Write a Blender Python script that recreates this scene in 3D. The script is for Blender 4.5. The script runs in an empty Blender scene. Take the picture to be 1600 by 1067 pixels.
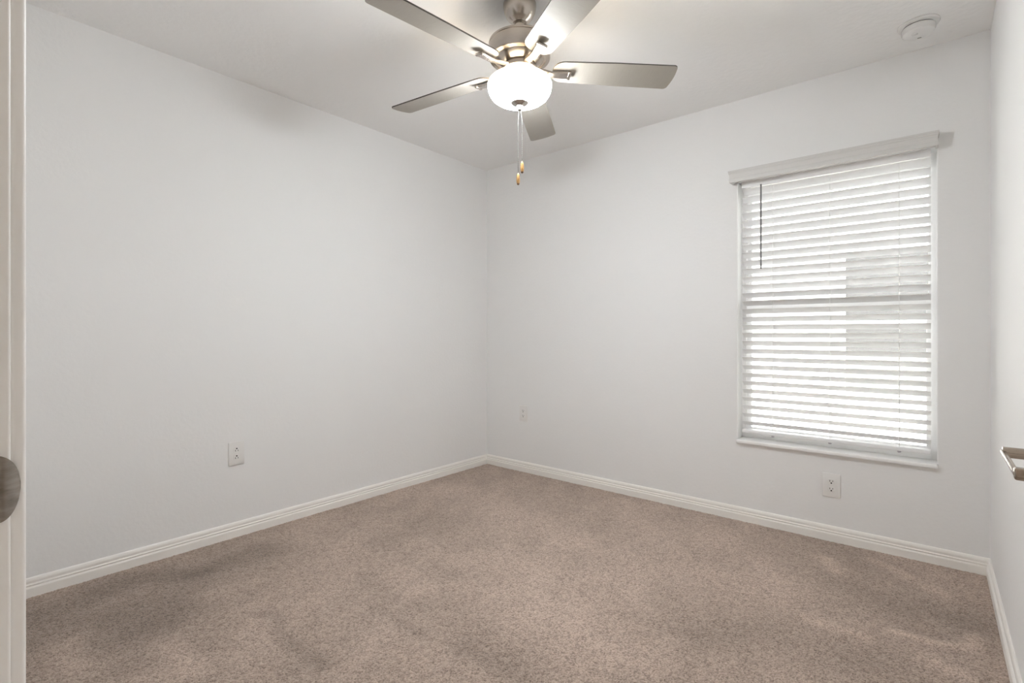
import bpy, bmesh, math, random
import numpy as np
from mathutils import Vector, Matrix

random.seed(4)
rng = np.random.default_rng(11)
scene = bpy.context.scene
C = scene.collection

# ------------------------------------------------------------------ camera
F_PX, HX, HY = 787.0, 800.0, 521.0
CAM = Vector((2.847, -3.086, 1.087))
YAW = 39.85                                     # looks this far left of +Y
cd = bpy.data.cameras.new('camera')
cd.sensor_fit = 'HORIZONTAL'
cd.sensor_width = 36.0
cd.lens = 36.0 * F_PX / 1600.0
cd.shift_y = -(533.5 - HY) / 1600.0
cd.clip_start = 0.02
cd.clip_end = 200
cam = bpy.data.objects.new('camera', cd)
C.objects.link(cam)
cam.location = CAM
cam.rotation_euler = (math.radians(90), 0, math.radians(YAW))
scene.camera = cam

# ------------------------------------------------------------------ view / sky / sun / lamps
scene.view_settings.view_transform = 'Standard'
scene.view_settings.look = 'None'
scene.view_settings.gamma = 1.0
scene.view_settings.use_curve_mapping = False
scene.view_settings.exposure = 0.13
scene.cycles.max_bounces = 14
scene.cycles.diffuse_bounces = 10
scene.cycles.glossy_bounces = 5
scene.cycles.transparent_max_bounces = 12
scene.cycles.sample_clamp_indirect = 8.0
scene.cycles.caustics_reflective = False
scene.cycles.caustics_refractive = False

SKY, SUN, LAMP, GLOW, HALL = 8.5, 50.0, 6.5, 103.0, 9.0

world = bpy.data.worlds.new('world')
scene.world = world
world.use_nodes = True
wn = world.node_tree
bg = wn.nodes['Background']
sky = wn.nodes.new('ShaderNodeTexSky')
sky.sky_type = 'HOSEK_WILKIE'
sky.sun_direction = Vector((0.52, -0.34, 0.78)).normalized()
sky.turbidity = 5.0
sky.ground_albedo = 0.5
mixw = wn.nodes.new('ShaderNodeMix')
mixw.data_type = 'RGBA'
mixw.inputs[0].default_value = 0.8
mixw.inputs[7].default_value = (1.0, 1.0, 1.0, 1)
wn.links.new(sky.outputs[0], mixw.inputs[6])
wn.links.new(mixw.outputs[2], bg.inputs[0])
bg.inputs[1].default_value = SKY

def light(name, kind, energy, loc, color=(1, 1, 1), rot=(0, 0, 0), **kw):
    d = bpy.data.lights.new(name, kind)
    d.energy = energy
    d.color = color
    for k, v in kw.items():
        setattr(d, k, v)
    o = bpy.data.objects.new(name, d)
    C.objects.link(o)
    o.location = loc
    o.rotation_euler = rot
    return o

light('sun', 'SUN', SUN, (0, -6, 8), (1, 0.97, 0.92),
      Vector((-0.52, 0.34, -0.78)).to_track_quat('-Z', 'Y').to_euler(), angle=math.radians(0.6))
# unseen light added in the hall behind the camera, warms the door jamb
light('hall_light', 'AREA', HALL, (1.45, -3.95, 2.40), (1.0, 0.74, 0.54), size=0.36, shape='DISK')

# ------------------------------------------------------------------ materials
def mat(name, col, rough=0.5, metal=0.0, bump=None, emit=None, var=None, spec=0.5, aniso=0.0):
    m = bpy.data.materials.new(name)
    m.use_nodes = True
    n, l = m.node_tree.nodes, m.node_tree.links
    b = n['Principled BSDF']
    b.inputs['Base Color'].default_value = (*col, 1)
    b.inputs['Roughness'].default_value = rough
    b.inputs['Metallic'].default_value = metal
    b.inputs['Specular IOR Level'].default_value = spec
    b.inputs['Anisotropic'].default_value = aniso
    tc = n.new('ShaderNodeTexCoord')
    if var:                                     # (scale, amount, stretch)
        mp = n.new('ShaderNodeMapping')
        mp.inputs['Scale'].default_value = var[2]
        nz = n.new('ShaderNodeTexNoise')
        nz.inputs['Scale'].default_value = var[0]
        nz.inputs['Detail'].default_value = 4
        rp = n.new('ShaderNodeMapRange')
        rp.inputs[1].default_value = 0.3
        rp.inputs[2].default_value = 0.7
        rp.inputs[3].default_value = 1 - var[1]
        rp.inputs[4].default_value = 1 + var[1]
        mx = n.new('ShaderNodeVectorMath')
        mx.operation = 'SCALE'
        mx.inputs[0].default_value = col
        l.new(tc.outputs['Object'], mp.inputs[0])
        l.new(mp.outputs[0], nz.inputs['Vector'])
        l.new(nz.outputs[0], rp.inputs[0])
        l.new(rp.outputs[0], mx.inputs['Scale'])
        l.new(mx.outputs[0], b.inputs['Base Color'])
    if bump:                                    # (scale, strength, distance, detail)
        nz = n.new('ShaderNodeTexNoise')
        nz.inputs['Scale'].default_value = bump[0]
        nz.inputs['Detail'].default_value = bump[3]
        bp = n.new('ShaderNodeBump')
        bp.inputs['Strength'].default_value = bump[1]
        bp.inputs['Distance'].default_value = bump[2]
        l.new(tc.outputs['Object'], nz.inputs['Vector'])
        l.new(nz.outputs[0], bp.inputs['Height'])
        l.new(bp.outputs[0], b.inputs['Normal'])
    if emit:
        b.inputs['Emission Color'].default_value = (*emit[0], 1)
        b.inputs['Emission Strength'].default_value = emit[1]
    return m

M_WALL = mat('wall_paint', (0.825, 0.824, 0.818), 0.75, bump=(55, 0.12, 0.006, 3), spec=0.25)
M_CEIL = mat('ceiling_paint', (0.87, 0.87, 0.865), 0.85, bump=(38, 0.22, 0.008, 4), spec=0.2)
M_TRIM = mat('trim_paint', (0.87, 0.85, 0.81), 0.38, spec=0.4)
M_JAMB = mat('jamb_paint', (0.91, 0.905, 0.89), 0.38, spec=0.4)
M_DOOR = mat('door_paint', (0.80, 0.79, 0.77), 0.4, spec=0.4)
M_VINYL = mat('white_vinyl', (0.90, 0.90, 0.90), 0.35, spec=0.4)
M_SLAT = mat('blind_vinyl', (0.84, 0.84, 0.84), 0.4, spec=0.4)
M_VALANCE = mat('valance_vinyl', (0.65, 0.64, 0.622), 0.45, spec=0.35)
M_SILL = mat('sill_marble', (0.90, 0.895, 0.885), 0.22, var=(9, 0.03, (1, 3, 3)), spec=0.5)
M_CORD = mat('white_cord', (0.85, 0.85, 0.84), 0.7)
M_WAND = mat('smoked_wand', (0.17, 0.17, 0.175), 0.25)
M_TASSEL = mat('clear_plug', (0.42, 0.38, 0.42), 0.35)
M_NICKEL = mat('brushed_nickel', (0.50, 0.455, 0.41), 0.27, 1.0, var=(30, 0.05, (1, 1, 40)))
M_NICKEL_S = mat('satin_nickel', (0.56, 0.52, 0.475), 0.36, 1.0, var=(60, 0.06, (1, 1, 20)))
M_LEVER = mat('lever_metal', (0.40, 0.345, 0.295), 0.24, 1.0, var=(60, 0.06, (1, 1, 20)))
M_STRIKE = mat('strike_metal', (0.30, 0.275, 0.25), 0.42, 0.9, var=(45, 0.25, (1, 1, 3)))
M_BLADE = mat('blade_taupe', (0.30, 0.275, 0.24), 0.5, 0.0, var=(18, 0.03, (12, 1, 1)), spec=0.45)
M_BLADE_EDGE = mat('blade_edge', (0.10, 0.09, 0.08), 0.5)
M_FOB = mat('fob_wood', (0.52, 0.30, 0.11), 0.4, var=(60, 0.15, (6, 6, 1)))
M_FOB_TIP = mat('fob_cap', (0.16, 0.10, 0.06), 0.4, 0.3)
M_CHAIN = mat('bead_chain', (0.12, 0.11, 0.10), 0.5, 0.0)
M_PLATE = mat('outlet_white', (0.79, 0.78, 0.76), 0.35, spec=0.45)
M_SLOT = mat('slot_dark', (0.02, 0.018, 0.016), 0.8)
M_DETECT = mat('detector_white', (0.80, 0.80, 0.79), 0.45, spec=0.4)
M_STUCCO = mat('stucco', (0.80, 0.80, 0.79), 0.9, bump=(60, 0.3, 0.006, 3))
M_FASCIA = mat('fascia_white', (0.80, 0.81, 0.82), 0.5)
M_SHINGLE = mat('shingle', (0.30, 0.29, 0.28), 0.9, var=(8, 0.2, (1, 4, 1)))
M_GROUND = mat('pale_gravel', (0.46, 0.455, 0.43), 0.95, var=(6, 0.2, (1, 1, 1)))
M_HALLF = mat('hall_tile', (0.60, 0.58, 0.55), 0.4)
M_HGLASS = mat('dark_window_glass', (0.105, 0.105, 0.105), 0.5, spec=0.08)

def glass_mat():
    m = bpy.data.materials.new('window_glass')
    m.use_nodes = True
    n, l = m.node_tree.nodes, m.node_tree.links
    n.remove(n['Principled BSDF'])
    tr = n.new('ShaderNodeBsdfTransparent')
    tr.inputs[0].default_value = (0.96, 0.965, 0.96, 1)
    gl = n.new('ShaderNodeBsdfGlossy')
    gl.inputs['Roughness'].default_value = 0.02
    fr = n.new('ShaderNodeFresnel')
    fr.inputs[0].default_value = 1.45
    mx = n.new('ShaderNodeMixShader')
    l.new(fr.outputs[0], mx.inputs[0])
    l.new(tr.outputs[0], mx.inputs[1])
    l.new(gl.outputs[0], mx.inputs[2])
    l.new(mx.outputs[0], n['Material Output'].inputs[0])
    return m
M_GLASS = glass_mat()

def bowl_mat():                                  # frosted lit glass
    m = mat('lit_frosted_glass', (0.92, 0.90, 0.86), 0.25, emit=((0.93, 0.97, 1.01), GLOW), spec=0.5)
    return m
M_BOWL = bowl_mat()
M_BOWL_RIM = mat('lit_frosted_glass_shoulder', (0.92, 0.90, 0.86), 0.25, emit=((1.0, 0.86, 0.66), GLOW * 0.11))
M_BOWL_IN = mat('frosted_glass_inside', (0.92, 0.90, 0.86), 0.4)

def carpet_mat():
    m = bpy.data.materials.new('cut_pile_carpet')
    m.use_nodes = True
    n, l = m.node_tree.nodes, m.node_tree.links
    b = n['Principled BSDF']
    b.inputs['Roughness'].default_value = 0.95
    b.inputs['Specular IOR Level'].default_value = 0.1
    b.inputs['Sheen Weight'].default_value = 0.12
    b.inputs['Sheen Roughness'].default_value = 0.6
    tc = n.new('ShaderNodeTexCoord')
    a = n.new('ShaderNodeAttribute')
    a.attribute_name = 'nap_tone'
    t = n.new('ShaderNodeAttribute')
    t.attribute_name = 'tuft'
    n1 = n.new('ShaderNodeTexNoise')
    n1.inputs['Scale'].default_value = 330
    n1.inputs['Detail'].default_value = 2
    l.new(tc.outputs['Object'], n1.inputs['Vector'])
    add = n.new('ShaderNodeMath'); add.operation = 'ADD'
    l.new(n1.outputs[0], add.inputs[0]); l.new(t.outputs['Fac'], add.inputs[1])
    ramp = n.new('ShaderNodeValToRGB')
    e = ramp.color_ramp.elements
    e[0].position = 0.20; e[0].color = (0.175, 0.133, 0.109, 1)
    e[1].position = 0.80; e[1].color = (0.59, 0.475, 0.40, 1)
    k = e.new(0.48); k.color = (0.405, 0.318, 0.264, 1)
    l.new(add.outputs[0], ramp.inputs[0])
    sc = n.new('ShaderNodeVectorMath'); sc.operation = 'SCALE'
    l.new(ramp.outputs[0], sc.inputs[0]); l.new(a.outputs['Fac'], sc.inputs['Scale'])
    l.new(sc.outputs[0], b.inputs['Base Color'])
    bp = n.new('ShaderNodeBump')
    bp.inputs['Strength'].default_value = 0.5
    bp.inputs['Distance'].default_value = 0.004
    l.new(n1.outputs[0], bp.inputs['Height'])
    l.new(bp.outputs[0], b.inputs['Normal'])
    return m
M_CARPET = carpet_mat()

# ------------------------------------------------------------------ helpers
def link(name, me, m, parent=None, smooth=None):
    for x in (m if isinstance(m, (list, tuple)) else [m]):
        me.materials.append(x)
    if smooth is not None:
        for p in me.polygons:
            p.use_smooth = True
        try:
            me.set_sharp_from_angle(angle=math.radians(smooth))
        except Exception:
            pass
    o = bpy.data.objects.new(name, me)
    C.objects.link(o)
    if parent:
        o.parent = parent
    return o

def obj(name, bm, m, parent=None, smooth=None, flip=True):
    if flip:
        bmesh.ops.recalc_face_normals(bm, faces=bm.faces)
    me = bpy.data.meshes.new(name)
    bm.to_mesh(me)
    bm.free()
    return link(name, me, m, parent, smooth)

def box(bm, x0, x1, y0, y1, z0, z1, bev=0.0, seg=2, mi=0):
    r = bmesh.ops.create_cube(bm, size=1.0)
    vs = r['verts']
    for v in vs:
        v.co = Vector((x0 + (v.co.x + .5) * (x1 - x0), y0 + (v.co.y + .5) * (y1 - y0), z0 + (v.co.z + .5) * (z1 - z0)))
    fs = set(f for v in vs for f in v.link_faces)
    if bev:
        es = set(e for v in vs for e in v.link_edges)
        rr = bmesh.ops.bevel(bm, geom=list(es), offset=bev, segments=seg, affect='EDGES', profile=0.5)
        fs = set(rr['faces']) | set(f for f in fs if f.is_valid)
    for f in fs:
        f.material_index = mi
    return bm

def bxs(*a, **k):
    return box(bmesh.new(), *a, **k)

def lathe(bm, prof, n=48, mtx=None):
    """prof: (r, z) list; closed caps where r = 0."""
    rings = []
    for r, z in prof:
        if r < 1e-6:
            rings.append([bm.verts.new((0, 0, z))])
        else:
            rings.append([bm.verts.new((r * math.cos(2 * math.pi * i / n), r * math.sin(2 * math.pi * i / n), z)) for i in range(n)])
    for a, b in zip(rings, rings[1:]):
        for i in range(n):
            j = (i + 1) % n
            if len(a) == 1 and len(b) == 1:
                continue
            if len(a) == 1:
                bm.faces.new((a[0], b[j], b[i]))
            elif len(b) == 1:
                bm.faces.new((a[i], a[j], b[0]))
            else:
                bm.faces.new((a[i], a[j], b[j], b[i]))
    if mtx is not None:
        bmesh.ops.transform(bm, matrix=mtx, verts=[v for rg in rings for v in rg])
    return bm

def sweep(bm, path, prof, up=Vector((0, 0, 1)), close=True):
    """Sweep a closed 2D profile (u, v) along a path with mitred corners; u = side (right of travel), v = up."""
    P = [Vector(p) for p in path]
    rings = []
    for i, p in enumerate(P):
        d0 = (P[i] - P[i - 1]).normalized() if i else None
        d1 = (P[i + 1] - P[i]).normalized() if i + 1 < len(P) else None
        if d0 is None: d0 = d1
        if d1 is None: d1 = d0
        s0, s1 = d0.cross(up).normalized(), d1.cross(up).normalized()
        s = (s0 + s1)
        s = s / (s.length_squared / 2) if s.length > 1e-6 else s0
        rings.append([bm.verts.new(p + s * u + up * v) for u, v in prof])
    n = len(prof)
    for a, b in zip(rings, rings[1:]):
        for i in range(n):
            j = (i + 1) % n
            bm.faces.new((a[i], a[j], b[j], b[i]))
    if close:
        bm.faces.new(rings[0]); bm.faces.new(rings[-1])
    return bm

def tube(bm, path, r, n=12, cap=True):
    P = [Vector(p) for p in path]
    rings = []
    ref = None
    for i, p in enumerate(P):
        d = (P[min(i + 1, len(P) - 1)] - P[max(i - 1, 0)]).normalized()
        if ref is None:
            ref = Vector((0, 0, 1)) if abs(d.z) < 0.9 else Vector((1, 0, 0))
        s = d.cross(ref).normalized()
        u = s.cross(d).normalized()
        ref = u
        rr = r[i] if isinstance(r, (list, tuple)) else r
        rings.append([bm.verts.new(p + (s * math.cos(2 * math.pi * k / n) + u * math.sin(2 * math.pi * k / n)) * rr) for k in range(n)])
    for a, b in zip(rings, rings[1:]):
        for i in range(n):
            j = (i + 1) % n
            bm.faces.new((a[i], a[j], b[j], b[i]))
    if cap:
        bm.faces.new(rings[0]); bm.faces.new(rings[-1])
    return bm

def plate(bm, pts, t, axis='z'):
    """Extrude a 2D outline by thickness t, centred on the plane z = 0."""
    lo = [bm.verts.new((x, y, -t / 2)) for x, y in pts]
    hi = [bm.verts.new((x, y, t / 2)) for x, y in pts]
    n = len(pts)
    f1 = bm.faces.new(lo[::-1]); f2 = bm.faces.new(hi)
    side = [bm.faces.new((lo[i], lo[(i + 1) % n], hi[(i + 1) % n], hi[i])) for i in range(n)]
    return side

def empty(name, loc=(0, 0, 0), rot=(0, 0, 0)):
    o = bpy.data.objects.new(name, None)
    C.objects.link(o)
    o.location = loc
    o.rotation_euler = rot
    o.empty_display_size = 0.05
    return o

def thing(name, label, cat, loc=(0, 0, 0), rot=(0, 0, 0), group=None):
    o = empty(name, loc, rot)
    o['label'] = label
    o['category'] = cat
    if group: o['group'] = group
    return o

def struct(o):
    o['kind'] = 'structure'
    return o

# ------------------------------------------------------------------ room shell
W, D, H = 3.046, 3.0115, 2.44                    # room: x 0..W, y -D..0
OX0, OX1, OZ0, OZ1 = 1.975, 2.868, 0.475, 1.965  # window opening
DX0, DX1, DZ = 2.030, 2.945, 2.045              # doorway in the front wall
WT = 0.115                                      # front wall thickness

struct(obj('wall_left', bxs(-0.12, 0, -D - WT, 0.2, -0.02, H + 0.02), M_WALL))
struct(obj('wall_right', bxs(W, W + 0.12, -D - WT, 0.2, -0.02, H + 0.02), M_WALL))
struct(obj('ceiling', bxs(-0.12, W + 0.12, -D - WT, 0.2, H, H + 0.12), M_CEIL))

def holed_wall(x0, x1, z0, z1, hx0, hx1, hz0, hz1, y0, y1):
    """One wall with a rectangular hole: front and back faces, outer rim and the reveals."""
    bm = bmesh.new()
    xs, zs = [x0, hx0, hx1, x1], [z0, hz0, hz1, z1]
    xs = sorted(set(xs)); zs = sorted(set(zs))
    g = {}
    for iy, y in enumerate((y0, y1)):
        for i, x in enumerate(xs):
            for j, z in enumerate(zs):
                g[i, j, iy] = bm.verts.new((x, y, z))
    solid = lambda i, j: 0 <= i < len(xs) - 1 and 0 <= j < len(zs) - 1 and not (hx0 <= xs[i] < hx1 and hz0 <= zs[j] < hz1)
    for i in range(len(xs) - 1):
        for j in range(len(zs) - 1):
            if not solid(i, j): continue
            for iy in (0, 1):
                bm.faces.new((g[i, j, iy], g[i + 1, j, iy], g[i + 1, j + 1, iy], g[i, j + 1, iy]))
            if not solid(i - 1, j): bm.faces.new((g[i, j, 0], g[i, j, 1], g[i, j + 1, 1], g[i, j + 1, 0]))
            if not solid(i + 1, j): bm.faces.new((g[i + 1, j, 0], g[i + 1, j, 1], g[i + 1, j + 1, 1], g[i + 1, j + 1, 0]))
            if not solid(i, j - 1): bm.faces.new((g[i, j, 0], g[i, j, 1], g[i + 1, j, 1], g[i + 1, j, 0]))
            if not solid(i, j + 1): bm.faces.new((g[i, j + 1, 0], g[i, j + 1, 1], g[i + 1, j + 1, 1], g[i + 1, j + 1, 0]))
    return bm

struct(obj('wall_back', holed_wall(0, W, -0.02, H, OX0, OX1, 0.455, OZ1, 0.0, 0.2), M_WALL))
struct(obj('wall_front', holed_wall(0, W, -0.02, H, DX0 - 0.02, DX1 + 0.02, -0.02, DZ + 0.02, -D - WT, -D), M_WALL))

# hall behind the camera (lit by an added, unseen area light)
struct(obj('floor_hall', bxs(0.9, 4.2, -4.75, -D - WT, -0.06, -0.002), M_HALLF))
struct(obj('ceiling_hall', bxs(0.9, 4.2, -4.75, -D - WT, H, H + 0.1), M_CEIL))
struct(obj('wall_hall_back', bxs(0.9, 4.2, -4.85, -4.75, -0.02, H), M_WALL))
struct(obj('wall_hall_left', bxs(0.8, 0.9, -4.85, -D - WT, -0.02, H), M_WALL))
struct(obj('wall_hall_right', bxs(4.2, 4.3, -4.85, -D - WT, -0.02, H), M_WALL))
struct(obj('wall_hall_front', bxs(W + 0.12, 4.2, -D - WT, -D - WT + 0.1, -0.02, H), M_WALL))

# ------------------------------------------------------------------ carpet
def floor_pt(px, py):
    r = (px - HX) / F_PX
    a = math.radians(YAW)
    fx, fy = -math.sin(a), math.cos(a)
    rx, ry = math.cos(a), math.sin(a)
    t = CAM.z * F_PX / (py - HY)
    return CAM.x + t * (fx + r * rx), CAM.y + t * (fy + r * ry)

def value_noise(x, y, cell, seed):
    r = np.random.default_rng(seed)
    g = r.random((96, 96))
    u, v = x / cell + 20, y / cell + 40
    i, j = np.floor(u).astype(int), np.floor(v).astype(int)
    fu, fv = u - i, v - j
    fu, fv = fu * fu * (3 - 2 * fu), fv * fv * (3 - 2 * fv)
    G = lambda a, b: g[a % 96, b % 96]
    return (G(i, j) * (1 - fu) + G(i + 1, j) * fu) * (1 - fv) + (G(i, j + 1) * (1 - fu) + G(i + 1, j + 1) * fu) * fv

def make_carpet():
    step = 0.0039
    x0, x1, y0, y1 = 0.0, W, -D - 0.06, 0.0
    nx, ny = int((x1 - x0) / step) + 1, int((y1 - y0) / step) + 1
    gx, gy = np.meshgrid(np.linspace(x0, x1, nx), np.linspace(y0, y1, ny))
    gx, gy = gx.ravel(), gy.ravel()
    jit = rng.normal(0, 0.0008, (gx.size, 2))
    r = rng.random(gx.size)
    nap_tone = np.ones(gx.size)
    wx = gx + 0.10 * (value_noise(gx, gy, 0.22, 1) - .5)
    wy = gy + 0.10 * (value_noise(gx, gy, 0.22, 2) - .5)
    a = math.radians(25)                        # sweeping direction of the vacuum
    u, v = wx * math.cos(a) + wy * math.sin(a), -wx * math.sin(a) + wy * math.cos(a)
    nap_tone += 0.22 * (value_noise(u, v * 2.2, 0.55, 3) - .5)
    nap_tone += 0.16 * (value_noise(u * 2.0, v, 0.23, 4) - .5)
    nap_tone += 0.05 * (value_noise(gx, gy, 0.075, 5) - .5)
    strokes = [  # brushed pile, plus wide darker areas: pixel polylines on the floor, width (m), amount
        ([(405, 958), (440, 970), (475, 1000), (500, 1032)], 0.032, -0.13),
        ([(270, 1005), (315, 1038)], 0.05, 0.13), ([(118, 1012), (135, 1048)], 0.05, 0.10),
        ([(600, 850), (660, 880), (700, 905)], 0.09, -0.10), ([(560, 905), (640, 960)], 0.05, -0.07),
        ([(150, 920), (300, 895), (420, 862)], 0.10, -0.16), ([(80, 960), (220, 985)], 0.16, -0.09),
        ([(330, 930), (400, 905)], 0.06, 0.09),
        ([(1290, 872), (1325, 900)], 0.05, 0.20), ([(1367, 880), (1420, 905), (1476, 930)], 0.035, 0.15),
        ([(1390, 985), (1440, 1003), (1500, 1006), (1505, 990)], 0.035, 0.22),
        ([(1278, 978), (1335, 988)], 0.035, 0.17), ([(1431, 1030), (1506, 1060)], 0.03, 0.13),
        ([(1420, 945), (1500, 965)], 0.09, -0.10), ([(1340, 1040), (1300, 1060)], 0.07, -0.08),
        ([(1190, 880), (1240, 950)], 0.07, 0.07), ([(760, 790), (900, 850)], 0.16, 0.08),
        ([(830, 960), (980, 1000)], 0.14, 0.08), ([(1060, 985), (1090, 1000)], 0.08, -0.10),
        ([(720, 1020), (800, 1050)], 0.06, -0.10), ([(60, 1060), (90, 960), (330, 890)], 0.42, -0.11),  # last one: wide darkening of the near left floor
        ([(350, 1066), (1000, 1066)], 0.22, -0.05), ([(590, 960), (650, 1000)], 0.03, -0.08), ([(985, 776), (960, 778)], 0.04, -0.05),  # first one: wide darkening along the near edge of the floor
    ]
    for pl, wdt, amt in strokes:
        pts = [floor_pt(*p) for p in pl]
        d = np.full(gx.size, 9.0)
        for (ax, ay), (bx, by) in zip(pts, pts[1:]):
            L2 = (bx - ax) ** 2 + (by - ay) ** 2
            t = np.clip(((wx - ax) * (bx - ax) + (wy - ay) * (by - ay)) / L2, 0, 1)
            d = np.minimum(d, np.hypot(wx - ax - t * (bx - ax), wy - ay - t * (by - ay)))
        nap_tone += 1.55 * amt * np.exp(-(d / wdt) ** 2)
    z = 0.009 + 0.0034 * (r - .5) + 0.002 * (value_noise(gx, gy, 0.02, 8) - .5) + 0.012 * (nap_tone - 1)
    edge = np.minimum.reduce([gx, W - gx, -gy])
    z -= 0.006 * np.exp(-(edge / 0.012) ** 2)
    co = np.stack([np.clip(gx + jit[:, 0], 0, W), np.clip(gy + jit[:, 1], y0, 0), z], 1).astype(np.float32)
    ii = np.arange(nx * ny).reshape(ny, nx)
    q = np.stack([ii[:-1, :-1], ii[:-1, 1:], ii[1:, 1:], ii[1:, :-1]], -1).reshape(-1, 4).astype(np.int32)
    me = bpy.data.meshes.new('floor')
    me.vertices.add(len(co)); me.vertices.foreach_set('co', co.ravel())
    me.loops.add(q.size); me.loops.foreach_set('vertex_index', q.ravel())
    me.polygons.add(len(q))
    me.polygons.foreach_set('loop_start', np.arange(0, q.size, 4, dtype=np.int32))
    me.polygons.foreach_set('loop_total', np.full(len(q), 4, np.int32))
    me.update(calc_edges=True)
    me.polygons.foreach_set('use_smooth', np.ones(len(q), bool))
    at = me.attributes.new('nap_tone', 'FLOAT', 'POINT'); at.data.foreach_set('value', nap_tone.astype(np.float32))
    tf = 0.46 * (r - .5) + 0.10 * (value_noise(gx, gy, 0.016, 9) - .5)
    at = me.attributes.new('tuft', 'FLOAT', 'POINT'); at.data.foreach_set('value', tf.astype(np.float32))
    return struct(link('floor', me, M_CARPET))
make_carpet()

# ------------------------------------------------------------------ baseboards (moulded profile)
BB = [(0, 0.0), (0.0145, 0.0), (0.0145, 0.043), (0.0125, 0.0475), (0.0105, 0.0485), (0.0105, 0.0525), (0.0125, 0.0545),
      (0.0125, 0.0575), (0.0090, 0.0600), (0.0085, 0.0640), (0.0095, 0.0690), (0.0090, 0.0745), (0.0065, 0.0810), (0.0030, 0.0850), (0, 0.0850)]
def baseboard(name, p0, p1, m0=True, m1=True):
    """Straight run from p0 to p1 along a wall on the left of travel; ends mitred at 45 degrees in the corners."""
    bm = bmesh.new()
    a, b = Vector((*p0, 0)), Vector((*p1, 0))
    d = (b - a).normalized()
    s = d.cross(Vector((0, 0, 1)))
    ra = [bm.verts.new(a + s * u + d * (u if m0 else 0) + Vector((0, 0, v))) for u, v in BB]
    rb = [bm.verts.new(b + s * u - d * (u if m1 else 0) + Vector((0, 0, v))) for u, v in BB]
    n = len(BB)
    for i in range(n):
        j = (i + 1) % n
        bm.faces.new((ra[i], ra[j], rb[j], rb[i]))
    bm.faces.new(ra); bm.faces.new(rb)
    return struct(obj(name, bm, M_TRIM))
baseboard('baseboard_left', (0, -D), (0, 0))
baseboard('baseboard_back', (0, 0), (W, 0))
baseboard('baseboard_right', (W, 0), (W, -D))
baseboard('baseboard_front', (DX0 - 0.075, -D), (0, -D), False, True)

# ------------------------------------------------------------------ door opening: jambs, casing, strike plate
j = struct(obj('trim_1', bxs(DX0 - 0.02, DX0, -D - WT - 0.002, -D + 0.0012, 0, DZ, 0.0032, 4), M_JAMB, smooth=40))
# strike plate with its curved lip on the latch-side jamb
def strike():
    bm = bmesh.new()
    yc, hw, hh = -3.046, 0.0445, 0.0390
    zc = 0.909
    NU, NV = 18, 20
    rows = []
    for iu in range(NU + 1):
        u = iu / NU                              # 0 hall side .. 1 lip end
        y = yc + 0.012 + u * (hw - 0.012)
        k = max(0.0, (u - 0.25) / 0.75)
        half = hh * math.sqrt(max(0.0, 1 - k ** 2.3)) if k < 1 else 0.0
        half = max(half, 0.004)
        x = DX0 + 0.0012 + (0.0018 * math.sin(min(1, max(0, (u - 0.45) / 0.3)) * math.pi / 2)) - 0.0085 * max(0, (u - 0.55) / 0.45) ** 1.6
        rows.append([(x, y, zc + half * (2 * iv / NV - 1)) for iv in range(NV + 1)])
    def sheet(dx):
        return [[bm.verts.new((x + dx, y, z)) for x, y, z in r] for r in rows]
    A, B = sheet(0), sheet(-0.0012)
    for g in (A, B):
        for i in range(NU):
            for k in range(NV):
                bm.faces.new((g[i][k], g[i + 1][k], g[i + 1][k + 1], g[i][k + 1]))
    for i in range(NU):
        bm.faces.new((A[i][0], A[i + 1][0], B[i + 1][0], B[i][0]))
        bm.faces.new((A[i][NV], A[i + 1][NV], B[i + 1][NV], B[i][NV]))
    for k in range(NV):
        bm.faces.new((A[0][k], A[0][k + 1], B[0][k + 1], B[0][k]))
        bm.faces.new((A[NU][k], A[NU][k + 1], B[NU][k + 1], B[NU][k]))
    return bm
obj('strike_plate', strike(), M_STRIKE, j, smooth=50)
struct(obj('trim_2', bxs(DX1, DX1 + 0.02, -D - WT - 0.002, -D + 0.0012, 0, DZ, 0.0032, 4), M_JAMB, smooth=40))
struct(obj('trim_3', bxs(DX0 - 0.02, DX1 + 0.02, -D - WT - 0.002, -D + 0.0012, DZ, DZ + 0.02, 0.0032, 4), M_JAMB, smooth=40))
def casing(x0, x1, z0, z1):
    return bxs(x0, x1, -D, -D + 0.0150, z0, z1, 0.005, 5)
struct(obj('trim_4', casing(DX0 - 0.064, DX0 - 0.006, 0.0, DZ + 0.006), M_JAMB, smooth=40))
struct(obj('trim_5', casing(DX0 - 0.064, DX1 + 0.064, DZ + 0.006, DZ + 0.064), M_JAMB, smooth=40))
struct(obj('trim_6', casing(DX1 + 0.006, DX1 + 0.064, 0.0, DZ + 0.006), M_JAMB, smooth=40))

# the open door against the right wall, only its lever reaches into the frame
door = struct(empty('door_1', (2.962, -D + 0.012, 0.012)))
DW, DH, DT = 0.89, 2.02, 0.035
bm = bxs(0, DT, 0, DW, 0, DH, 0.0015, 1)
slab = obj('door_slab', bm, M_DOOR, door)
bm = bmesh.new()
for z0, z1 in ((0.22, 0.92), (1.08, 1.86)):
    for y0, y1 in ((0.12, 0.40), (0.49, 0.77)):
        sweep(bm, [(-0.002, y0, z0), (-0.002, y1, z0), (-0.002, y1, z1), (-0.002, y0, z1), (-0.002, y0, z0)],
              [(-0.008, -0.002), (0.008, -0.002), (0.004, 0.003), (-0.004, 0.003)], up=Vector((-1, 0, 0)))
obj('door_panel_moulding', bm, M_DOOR, slab)
LZ = 0.936 - 0.012                               # lever height in door space
hd = empty('door_handle', (0, -2.192 - (-D + 0.012), LZ)); hd.parent = door
hd.name = 'door_handle'
HXo = 2.9165 - 2.962                             # lever stands off the face by this
bm = bmesh.new()
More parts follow.
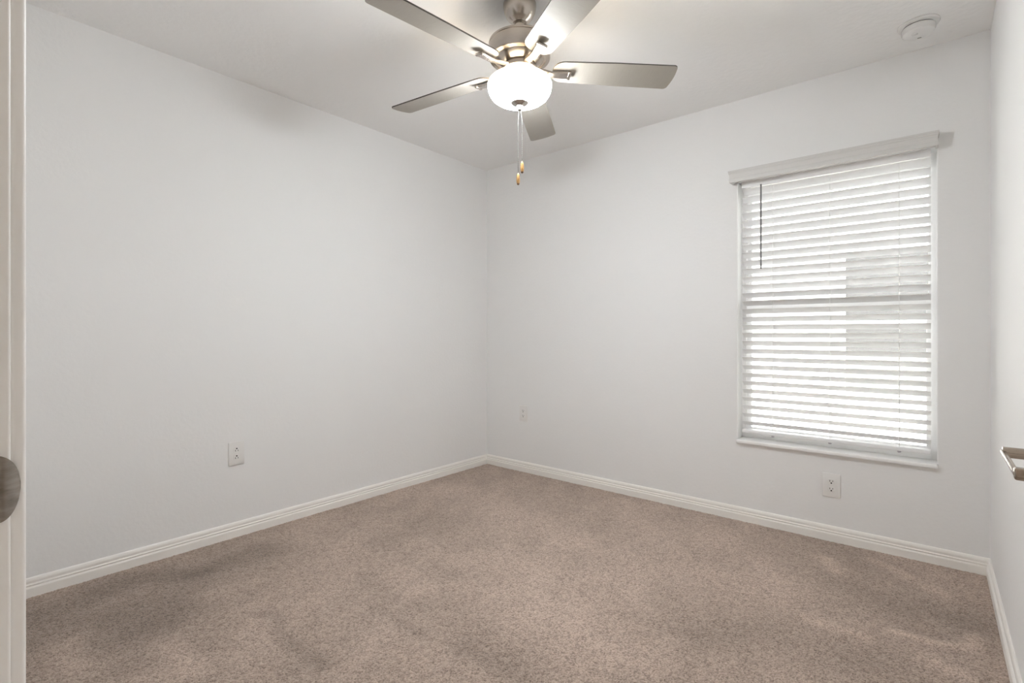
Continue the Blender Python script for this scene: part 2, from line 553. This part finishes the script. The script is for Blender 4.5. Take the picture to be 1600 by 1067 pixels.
lathe(bm, [(0, 0), (0.032, 0), (0.032, 0.004), (0.028, 0.009), (0.012, 0.010), (0, 0.010)], 40,
      Matrix.Rotation(math.radians(-90), 4, 'Y'))
obj('rose', bm, M_NICKEL_S, hd, smooth=40)
LEV = 0.128
bm = bmesh.new()
tube(bm, [(-0.008, 0, 0), (HXo - 0.001, 0, 0)], 0.0068, 20)
obj('neck', bm, M_LEVER, hd, smooth=40)
bm = bmesh.new()
box(bm, HXo - 0.0025, HXo + 0.0025, -LEV, 0.0065, -0.0026, 0.0026, 0.0012, 3)
box(bm, HXo - 0.002, HXo + 0.030, -LEV - 0.006, -LEV + 0.006, -0.0065, 0.0065, 0.0024, 3)
obj('lever', bm, M_LEVER, hd, smooth=40)

# ------------------------------------------------------------------ window
win = struct(empty('window_1', (0, 0, 0)))
FY0, FY1 = 0.095, 0.165
def ring(x0, x1, z0, z1, wl, wr, wb, wt, y0, y1, bev=0.002):
    bm = bmesh.new()
    box(bm, x0, x0 + wl, y0, y1, z0, z1, bev)
    box(bm, x1 - wr, x1, y0, y1, z0, z1, bev)
    box(bm, x0 + wl - .001, x1 - wr + .001, y0, y1, z0, z0 + wb, bev)
    box(bm, x0 + wl - .001, x1 - wr + .001, y0, y1, z1 - wt, z1, bev)
    return bm
obj('window_frame', ring(OX0, OX1, OZ0, OZ1, 0.026, 0.026, 0.03, 0.03, FY0, FY1), M_VINYL, win, smooth=40)
up = obj('upper_sash', ring(2.000, 2.846, 1.215, OZ1 - 0.028, 0.022, 0.014, 0.045, 0.03, 0.128, 0.152), M_VINYL, win, smooth=40)
lo = obj('lower_sash', ring(1.999, 2.846, OZ0 + 0.028, 1.268, 0.028, 0.022, 0.032, 0.06, 0.100, 0.127), M_VINYL, win, smooth=40)
obj('glass_pane', bxs(2.018, 2.836, 0.1385, 0.1415, 1.255, OZ1 - 0.054), M_GLASS, up)
obj('glass_pane', bxs(2.023, 2.828, 0.1120, 0.1150, OZ0 + 0.055, 1.212), M_GLASS, lo)
# reveal lining: left, right and head, and the sill
bm = bmesh.new()
box(bm, OX0, OX0 + 0.004, 0.001, FY0, OZ0, OZ1)
box(bm, OX1 - 0.004, OX1, 0.001, FY0, OZ0, OZ1)
box(bm, OX0, OX1, 0.001, FY0, OZ1 - 0.004, OZ1)
obj('reveal_lining', bm, M_VINYL, win)
obj('window_sill', bxs(OX0, OX1, -0.022, FY1, 0.455, OZ0, 0.006, 4), M_SILL, win, smooth=40)

# ------------------------------------------------------------------ window blind
BX0, BX1, BY = 1.997, 2.842, 0.042
blind = thing('window_blind', 'white horizontal slat blind with moulded valance, half open in the window recess', 'window blind', (2.42, BY, OZ1))
T = Matrix.Translation(-blind.location)
def bobj(name, bm, m, parent=None, smooth=None):
    bmesh.ops.transform(bm, matrix=T, verts=bm.verts)
    return obj(name, bm, m, parent or blind, smooth)
# valance with returns
VZ0, VZ1, VY = 1.952, 2.020, -0.062
VP = [(0, 0), (0.006, 0.0), (0.010, 0.003), (0.010, 0.022), (0.0085, 0.024), (0.0085, 0.040), (0.010, 0.043), (0.010, 0.049), (0.0125, 0.052),
      (0.0125, 0.058), (0.0145, 0.061), (0.0145, 0.068), (0, 0.068)]
bm = bmesh.new()
sweep(bm, [(1.957, 0.0, VZ0), (1.957, VY + 0.014, VZ0), (2.858, VY + 0.014, VZ0), (2.858, 0.0, VZ0)], VP)
bobj('valance', bm, M_VALANCE, smooth=30)
bobj('headrail', bxs(BX0, BX1, BY - 0.028, BY + 0.028, OZ1 - 0.038, OZ1 - 0.004, 0.002), M_SLAT)
TILT = math.radians(32)
PITCH, SW = 0.0463, 0.050
slat_z = [1.262 + k * PITCH for k in range(-15, 15)]
def slat_bm():
    bm = bmesh.new()
    n = 8
    top, bot = [], []
    for i in range(n + 1):
        s = i / n - .5
        w, h = s * SW, 0.0022 * (1 - (2 * s) ** 2)
        ca, sa = math.cos(TILT), math.sin(TILT)
        for lst, hh in ((top, h + 0.0014), (bot, h - 0.0014)):
            lst.append((w * ca + hh * sa, -w * sa + hh * ca))
    loop = top + bot[::-1]
    xs = (BX0, BX1)
    R = [[bm.verts.new((x, y, z)) for y, z in loop] for x in xs]
    m = len(loop)
    for i in range(m):
        k = (i + 1) % m
        bm.faces.new((R[0][i], R[0][k], R[1][k], R[1][i]))
    bm.faces.new(R[0]); bm.faces.new(R[1])
    return bm
bm = slat_bm()
bmesh.ops.transform(bm, matrix=Matrix.Translation((-blind.location.x, 0, 0)), verts=bm.verts)
s0 = obj('slat', bm, M_SLAT, blind, smooth=40)
for i, z in enumerate(slat_z):
    s = s0 if i == 0 else s0.copy()
    if i:
        C.objects.link(s)
        s.parent = blind
    s.location = (0, 0, z - blind.location.z)
bobj('bottom_rail', bxs(BX0, BX1, BY - 0.026, BY + 0.026, 0.512, 0.532, 0.004, 3), M_SLAT, smooth=40)
for lx in (2.160, 2.433, 2.722):
    bm = bmesh.new()
    for dy in (-0.0245, 0.0245):
        zoff = -dy * math.tan(TILT)
        tube(bm, [(lx, BY + dy, 0.532), (lx, BY + dy, OZ1 - 0.05)], 0.0011, 6)
    for z in slat_z:
        tube(bm, [(lx, BY - 0.0245, z + 0.0095), (lx, BY + 0.0245, z - 0.0155)], 0.0008, 5)
        lathe(bm, [(0, -0.0022), (0.0022, 0), (0, 0.0022)], 8, Matrix.Translation((lx, BY - 0.0250, z + 0.0105)))
    bobj('ladder_cord', bm, M_CORD)
    bm = bmesh.new()
    lathe(bm, [(0, 0), (0.007, 0), (0.0085, -0.004), (0.005, -0.007), (0, -0.007)], 16, Matrix.Translation((lx, BY - 0.021, 0.5125)))
    bobj('cord_plug', bm, M_TASSEL, smooth=40)
bm = bmesh.new()
tube(bm, [(2.104, BY - 0.045, 1.93), (2.104, BY - 0.046, 1.452)], 0.0042, 6)
wand = bobj('tilt_wand', bm, M_WAND)
wand['label'] = 'dark grey tilt wand'
bm = bmesh.new()
tube(bm, [(2.722, BY - 0.018, 0.532), (2.722, BY - 0.018, 0.83)], 0.0012, 6)
bobj('lift_cord', bm, M_WAND)

# ------------------------------------------------------------------ outside: neighbouring house
struct(obj('ground', bxs(-14, 20, 0.2, 30, -0.30, -0.18), M_GROUND))
NY = 3.3
house = thing('house', 'white stucco house next door seen through the blind', 'house', (2.4, NY, -0.18))
TH = Matrix.Translation(-house.location)
def hobj(name, bm, m, parent=None, **k):
    bmesh.ops.transform(bm, matrix=TH, verts=bm.verts)
    return obj(name, bm, m, parent or house, **k)
hobj('house_wall', bxs(-6, 12, NY, NY + 0.2, -0.18, 2.45), M_STUCCO)
bm = bmesh.new()
box(bm, -6.3, 12.3, NY - 0.58, NY + 0.2, 2.29, 2.31)
box(bm, -6.3, 12.3, NY - 0.60, NY - 0.575, 2.25, 2.43, 0.003)
hobj('eave', bm, M_FASCIA)
bm = bmesh.new()
vs = [bm.verts.new(p) for p in ((-6.4, NY - 0.64, 2.41), (12.4, NY - 0.64, 2.41), (12.4, NY + 3.2, 4.0), (-6.4, NY + 3.2, 4.0))]
f = bm.faces.new(vs)
bmesh.ops.solidify(bm, geom=[f], thickness=0.05)
hobj('roof', bm, M_SHINGLE)
NX0, NX1, NZ0, NZ1 = 2.08, 3.25, 0.38, 2.00
wfr = hobj('house_window', ring(NX0, NX1, NZ0, NZ1, 0.06, 0.06, 0.06, 0.06, NY - 0.05, NY + 0.02, 0.004), M_FASCIA)
bm = bmesh.new()
box(bm, NX0 + 0.05, NX1 - 0.05, NY - 0.008, NY - 0.002, NZ0 + 0.05, NZ1 - 0.05)
o = hobj('house_window_glass', bm, M_HGLASS)
bm = bmesh.new()
box(bm, NX0 + 0.05, NX1 - 0.05, NY - 0.03, NY - 0.009, 1.15, 1.22, 0.003)
hobj('house_window_rail', bm, M_FASCIA)

# ------------------------------------------------------------------ ceiling fan
FX, FYc = 1.545, -1.477
fan = thing('ceiling_fan', 'brushed nickel five blade ceiling fan with lit frosted glass bowl and pull chains', 'ceiling fan', (FX, FYc, H))
def fobj(name, prof, m, parent=None, n=64, smooth=35):
    return obj(name, lathe(bmesh.new(), prof, n), m, parent or fan, smooth)
fobj('canopy', [(0, 0), (0.066, 0), (0.068, -0.004), (0.0675, -0.016), (0.064, -0.034), (0.056, -0.052), (0.043, -0.068), (0.031, -0.076),
                (0.029, -0.080), (0.022, -0.082), (0, -0.082)], M_NICKEL)
rod = fobj('downrod', [(0, -0.070), (0.0125, -0.070), (0.0125, -0.182), (0, -0.182)], M_NICKEL, n=32)
fobj('collar', [(0, -0.078), (0.0185, -0.078), (0.0200, -0.084), (0.0200, -0.094), (0.0175, -0.098), (0, -0.098)], M_NICKEL, n=32)
fobj('motor_housing', [(0, -0.140), (0.020, -0.140), (0.026, -0.152), (0.115, -0.156), (0.1255, -0.160), (0.1270, -0.165), (0.1270, -0.168), (0.1250, -0.170),
                       (0.1250, -0.225), (0.1225, -0.229), (0.1090, -0.2295), (0.1080, -0.2270), (0.0990, -0.2270), (0.0960, -0.2320), (0.0700, -0.252),
                       (0.0640, -0.2545), (0.0640, -0.2620), (0, -0.2620)], M_NICKEL, n=96)
fobj('rotor_hub', [(0, -0.260), (0.0700, -0.260), (0.0720, -0.262), (0.0720, -0.276), (0.0700, -0.278), (0.0560, -0.279), (0.0540, -0.290), (0, -0.290)], M_NICKEL)
fobj('light_fitter', [(0, -0.288), (0.0500, -0.288), (0.0500, -0.302), (0.0460, -0.306), (0.0460, -0.318), (0, -0.318)], M_NICKEL)

# frosted glass bowl, open at its top, lit from within
BZ = -0.303
bowl_prof = [(0.1020, BZ - 0.008), (0.1100, BZ - 0.0075), (0.1190, BZ - 0.011), (0.1265, BZ - 0.018), (0.1305, BZ - 0.028), (0.1308, BZ - 0.038),
             (0.1285, BZ - 0.052), (0.1235, BZ - 0.066), (0.1140, BZ - 0.080), (0.0980, BZ - 0.0915), (0.0760, BZ - 0.0990), (0.0500, BZ - 0.1030), (0.0250, BZ - 0.1045), (0.0, BZ - 0.1050)]
inner = [(max(0, r - 0.004), z + 0.003 if r < 0.1 else z) for r, z in bowl_prof][1:]
bowl = obj('glass_bowl', lathe(bmesh.new(), [(0.0, bowl_prof[-1][1] + 0.004)] + inner[::-1][1:] + bowl_prof, 96), [M_BOWL, M_BOWL_IN, M_BOWL_RIM], fan, 50)
for p in bowl.data.polygons:                     # inner face of the glass, lit by the bulbs
    c, nn = p.center, p.normal
    p.material_index = 1 if (nn.x * c.x + nn.y * c.y) + nn.z * (c.z - BZ + 0.02) < 0 or (nn.z > 0.9) else (2 if c.z > BZ - 0.030 else 0)
bowl['label'] = 'lit white frosted glass bowl'
FZ = 0.0165
fin = fobj('finial', [(r, z + FZ) for r, z in [(0, BZ - 0.116), (0.0355, BZ - 0.1165), (0.0365, BZ - 0.1205), (0.0310, BZ - 0.1250), (0.0170, BZ - 0.1290), (0.0130, BZ - 0.1330), (0.0130, BZ - 0.1365),
                      (0.0095, BZ - 0.1390), (0.0095, BZ - 0.1480), (0.0070, BZ - 0.1510), (0, BZ - 0.1510)]], M_NICKEL, n=40)
for k in range(3):
    a = math.radians(20 + 120 * k)
    light('bulb_light', 'POINT', LAMP / 3, (FX + 0.06 * math.cos(a), FYc + 0.06 * math.sin(a), H + BZ - 0.045), (1.0, 0.82, 0.58), shadow_soft_size=0.022)

# pull chains with wooden fobs
for dx, dy, ztop, zend in ((0.010, 0.004, BZ - 0.130, -0.648), (-0.003, -0.006, BZ - 0.132, -0.696)):
    bm = bmesh.new()
    tube(bm, [(dx * 0.4, dy * 0.4, ztop), (dx, dy, ztop - 0.05), (dx, dy, zend + 0.002)], 0.0007, 6)
    nb = int((ztop - zend) / 0.0085)
    for i in range(nb):
        z = ztop - i * 0.0085
        kx = min(1, 0.4 + 0.6 * (ztop - z) / 0.05)
        lathe(bm, [(0, -0.0015), (0.0011, -0.0011), (0.0015, 0), (0.0011, 0.0011), (0, 0.0015)], 8, Matrix.Translation((dx * kx, dy * kx, z)))
    ch = obj('pull_chain', bm, M_CHAIN, fan, 60)
    L = 0.046
    prof = [(0, 0), (0.0025, 0), (0.0045, -0.004), (0.0065, -0.012), (0.0075, -0.024), (0.0072, -0.034), (0.0058, -0.042)]
    fb = obj('chain_fob', lathe(bmesh.new(), prof + [(0, -0.042)], 20, Matrix.Translation((dx, dy, zend))), M_FOB, ch, 40)
    fb['label'] = 'amber wooden chain fob'
    obj('fob_cap', lathe(bmesh.new(), [(0, -0.0415), (0.0057, -0.0420), (0.0050, -0.0455), (0.0030, -0.0475), (0, -0.048)], 20, Matrix.Translation((dx, dy, zend))), M_FOB_TIP, ch, 40)

# blades and their brackets
def blade_outline():
    """Blade in its own frame: x outward from the root, y across."""
    r0, r1, w0, w1 = 0.137, 0.656, 0.058, 0.069
    pts = []
    for i in range(13):                           # rounded root
        a = math.radians(90 + 180 * i / 12)
        pts.append((r0 + 0.045 + 0.045 * math.cos(a) * 1.0, (w0) * math.copysign(abs(math.sin(a)) ** 0.75, math.sin(a))))
    pts.append((r0 + 0.10, -w0 - 0.002))
    pts.append((r0 + 0.26, -w0 - 0.008))
    rc = 0.017                                    # nearly square tip with small corner radii, slightly arched
    for i in range(7):
        a = i / 6 * math.pi / 2
        pts.append((r1 - 0.005 - rc + rc * math.sin(a), -w1 + rc * (1 - math.cos(a))))
    for i in range(1, 8):
        s = -1 + 2 * i / 8
        pts.append((r1 - 0.005 + 0.005 * (1 - s * s), s * (w1 - rc)))
    for i in range(6, -1, -1):
        a = i / 6 * math.pi / 2
        pts.append((r1 - 0.005 - rc + rc * math.sin(a), w1 - rc * (1 - math.cos(a))))
    pts.append((r0 + 0.26, w0 + 0.008))
    pts.append((r0 + 0.10, w0 + 0.002))
    return pts

def blade_bm():
    bm = bmesh.new()
    side = plate(bm, blade_outline(), 0.0055)
    for f in side:
        f.material_index = 1
    return bm

def bracket_bm():
    """Blade iron: flared foot under the hub, neck, and the tongue under the blade root."""
    bm = bmesh.new()
    st = [(0.050, 0.0165, 0.000), (0.075, 0.0160, -0.001), (0.105, 0.0150, -0.006), (0.130, 0.0150, -0.013), (0.150, 0.0165, -0.015), (0.180, 0.0185, -0.015), (0.205, 0.0195, -0.0135)]
    rg = []
    for x, w, z in st:
        t = 0.0055
        rg.append([bm.verts.new(p) for p in ((x, -w, z), (x, -w * 0.80, z - t), (x, w * 0.80, z - t), (x, w, z), (x, w, z + 0.002), (x, -w, z + 0.002))])
    for a, b in zip(rg, rg[1:]):
        for i in range(6):
            k = (i + 1) % 6
            bm.faces.new((a[i], a[k], b[k], b[i]))
    bm.faces.new(rg[0]); bm.faces.new(rg[-1])
    return bm

def bracket_cap_bm():
    bm = bmesh.new()
    box(bm, 0.199, 0.212, -0.0225, 0.0225, -0.0215, -0.0095, 0.004, 3)
    return bm

A0, ZB = 5.9 + 39.85, -0.270
PITCHB = math.radians(-11.5)
b_me = s_me = c_me = None
for k in range(5):
    al = 5.9 + 72 * k
    droop = 0.009 * math.cos(math.radians(al)) - 0.050 * math.sin(math.radians(al))
    rz = math.radians(A0 + 72 * k)
    Mx = Matrix.Translation((0, 0, ZB)) @ Matrix.Rotation(rz, 4, 'Z') @ Matrix.Rotation(-droop, 4, 'Y')
    Mb = Mx @ Matrix.Rotation(PITCHB, 4, 'X')
    if k == 0:
        bl = obj('blade', blade_bm(), [M_BLADE, M_BLADE_EDGE], fan)
        ic = obj('blade_bracket', bracket_bm(), M_NICKEL, fan, 35)
        cp = obj('bracket_cap', bracket_cap_bm(), M_NICKEL, ic, 35)
        b0, i0, c0 = bl, ic, cp
    else:
        bl = b0.copy(); ic = i0.copy(); cp = c0.copy()
        for o in (bl, ic, cp):
            C.objects.link(o)
        cp.parent = ic
    bl.matrix_local = Mb
    ic.matrix_local = Mx @ Matrix.Rotation(PITCHB, 4, 'X')
    # (blade sits on top of the bracket tongue)

# ------------------------------------------------------------------ smoke detector
sd = thing('smoke_detector', 'round white smoke detector on the ceiling by the right wall', 'smoke detector', (2.800, -0.252, H))
obj('mounting_base', lathe(bmesh.new(), [(0, 0), (0.074, 0), (0.0745, -0.003), (0.072, -0.008), (0.066, -0.010), (0, -0.010)], 64), M_DETECT, sd, 35)
obj('vent_gap', lathe(bmesh.new(), [(0, -0.009), (0.054, -0.009), (0.054, -0.0140), (0, -0.0140)], 64), M_SLOT, sd, 35)
obj('detector_cover', lathe(bmesh.new(), [(0, -0.0130), (0.056, -0.0130), (0.0595, -0.017), (0.0595, -0.030), (0.056, -0.039), (0.046, -0.0445), (0, -0.046)], 64), M_DETECT, sd, 35)
bm = bmesh.new()
lathe(bm, [(0, -0.045), (0.011, -0.045), (0.011, -0.0465), (0.009, -0.0478), (0, -0.0478)], 28, Matrix.Translation((-0.012, -0.014, 0.0004)))
obj('test_button', bm, M_DETECT, sd, 35)
bm = bmesh.new()
box(bm, -0.004, 0.010, 0.029, 0.033, -0.0466, -0.0440)
obj('indicator', bm, mat('indicator_grey', (0.30, 0.30, 0.29), 0.5), sd)

# ------------------------------------------------------------------ wall outlets
def outlet(label, loc, rz, flip, pw=0.080, ph=0.123):
    """Duplex outlet; local -Y faces the room, origin at the plate centre on the wall."""
    t = thing('wall_outlet', label, 'outlet', loc, (0, 0, rz))
    bm = bmesh.new()
    box(bm, -pw / 2, pw / 2, -0.0066, 0.0, -ph / 2, ph / 2, 0.0034, 2)
    obj('cover_plate', bm, M_PLATE, t, 40)
    f = -1 if flip else 1
    for s in (1, -1):
        zc = 0.0195 * s
        pts = []
        for i in range(36):                      # rounded face with flat top and bottom
            a = 2 * math.pi * i / 36
            pts.append((0.0172 * math.cos(a), max(-0.0138, min(0.0138, 0.0172 * math.sin(a)))))
        bm = bmesh.new()
        plate(bm, pts, 0.003)
        bmesh.ops.transform(bm, matrix=Matrix.Translation((0, -0.0068, zc)) @ Matrix.Rotation(math.radians(90), 4, 'X'), verts=bm.verts)
        rc = obj('receptacle', bm, M_PLATE, t)
        bm = bmesh.new()
        box(bm, -0.0076, -0.0050, -0.0088, -0.0078, zc + f * 0.0035 - 0.0042, zc + f * 0.0035 + 0.0042)
        box(bm, 0.0050, 0.0076, -0.0088, -0.0078, zc + f * 0.0035 - 0.0035, zc + f * 0.0035 + 0.0035)
        lathe(bm, [(0, 0), (0.0036, 0), (0.0036, 0.001), (0, 0.001)], 16,
              Matrix.Translation((0, -0.0078, zc - f * 0.0072)) @ Matrix.Rotation(math.radians(90), 4, 'X'))
        obj('slots', bm, M_SLOT, rc)
    obj('screw', lathe(bmesh.new(), [(0, 0), (0.0030, 0), (0.0026, 0.0012), (0, 0.0015)], 16,
                       Matrix.Translation((0, -0.006, 0)) @ Matrix.Rotation(math.radians(90), 4, 'X')), M_PLATE, t, 40)
    return t
outlet('white duplex outlet alone on the left wall, ground holes upward', (0.0, -1.968, 0.449), math.radians(90), True)
outlet('white duplex outlet on the window wall near the far room corner', (0.391, 0.0, 0.463), 0, False)
outlet('white duplex outlet low on the wall under the window', (2.443, 0.0, 0.296), 0, False)
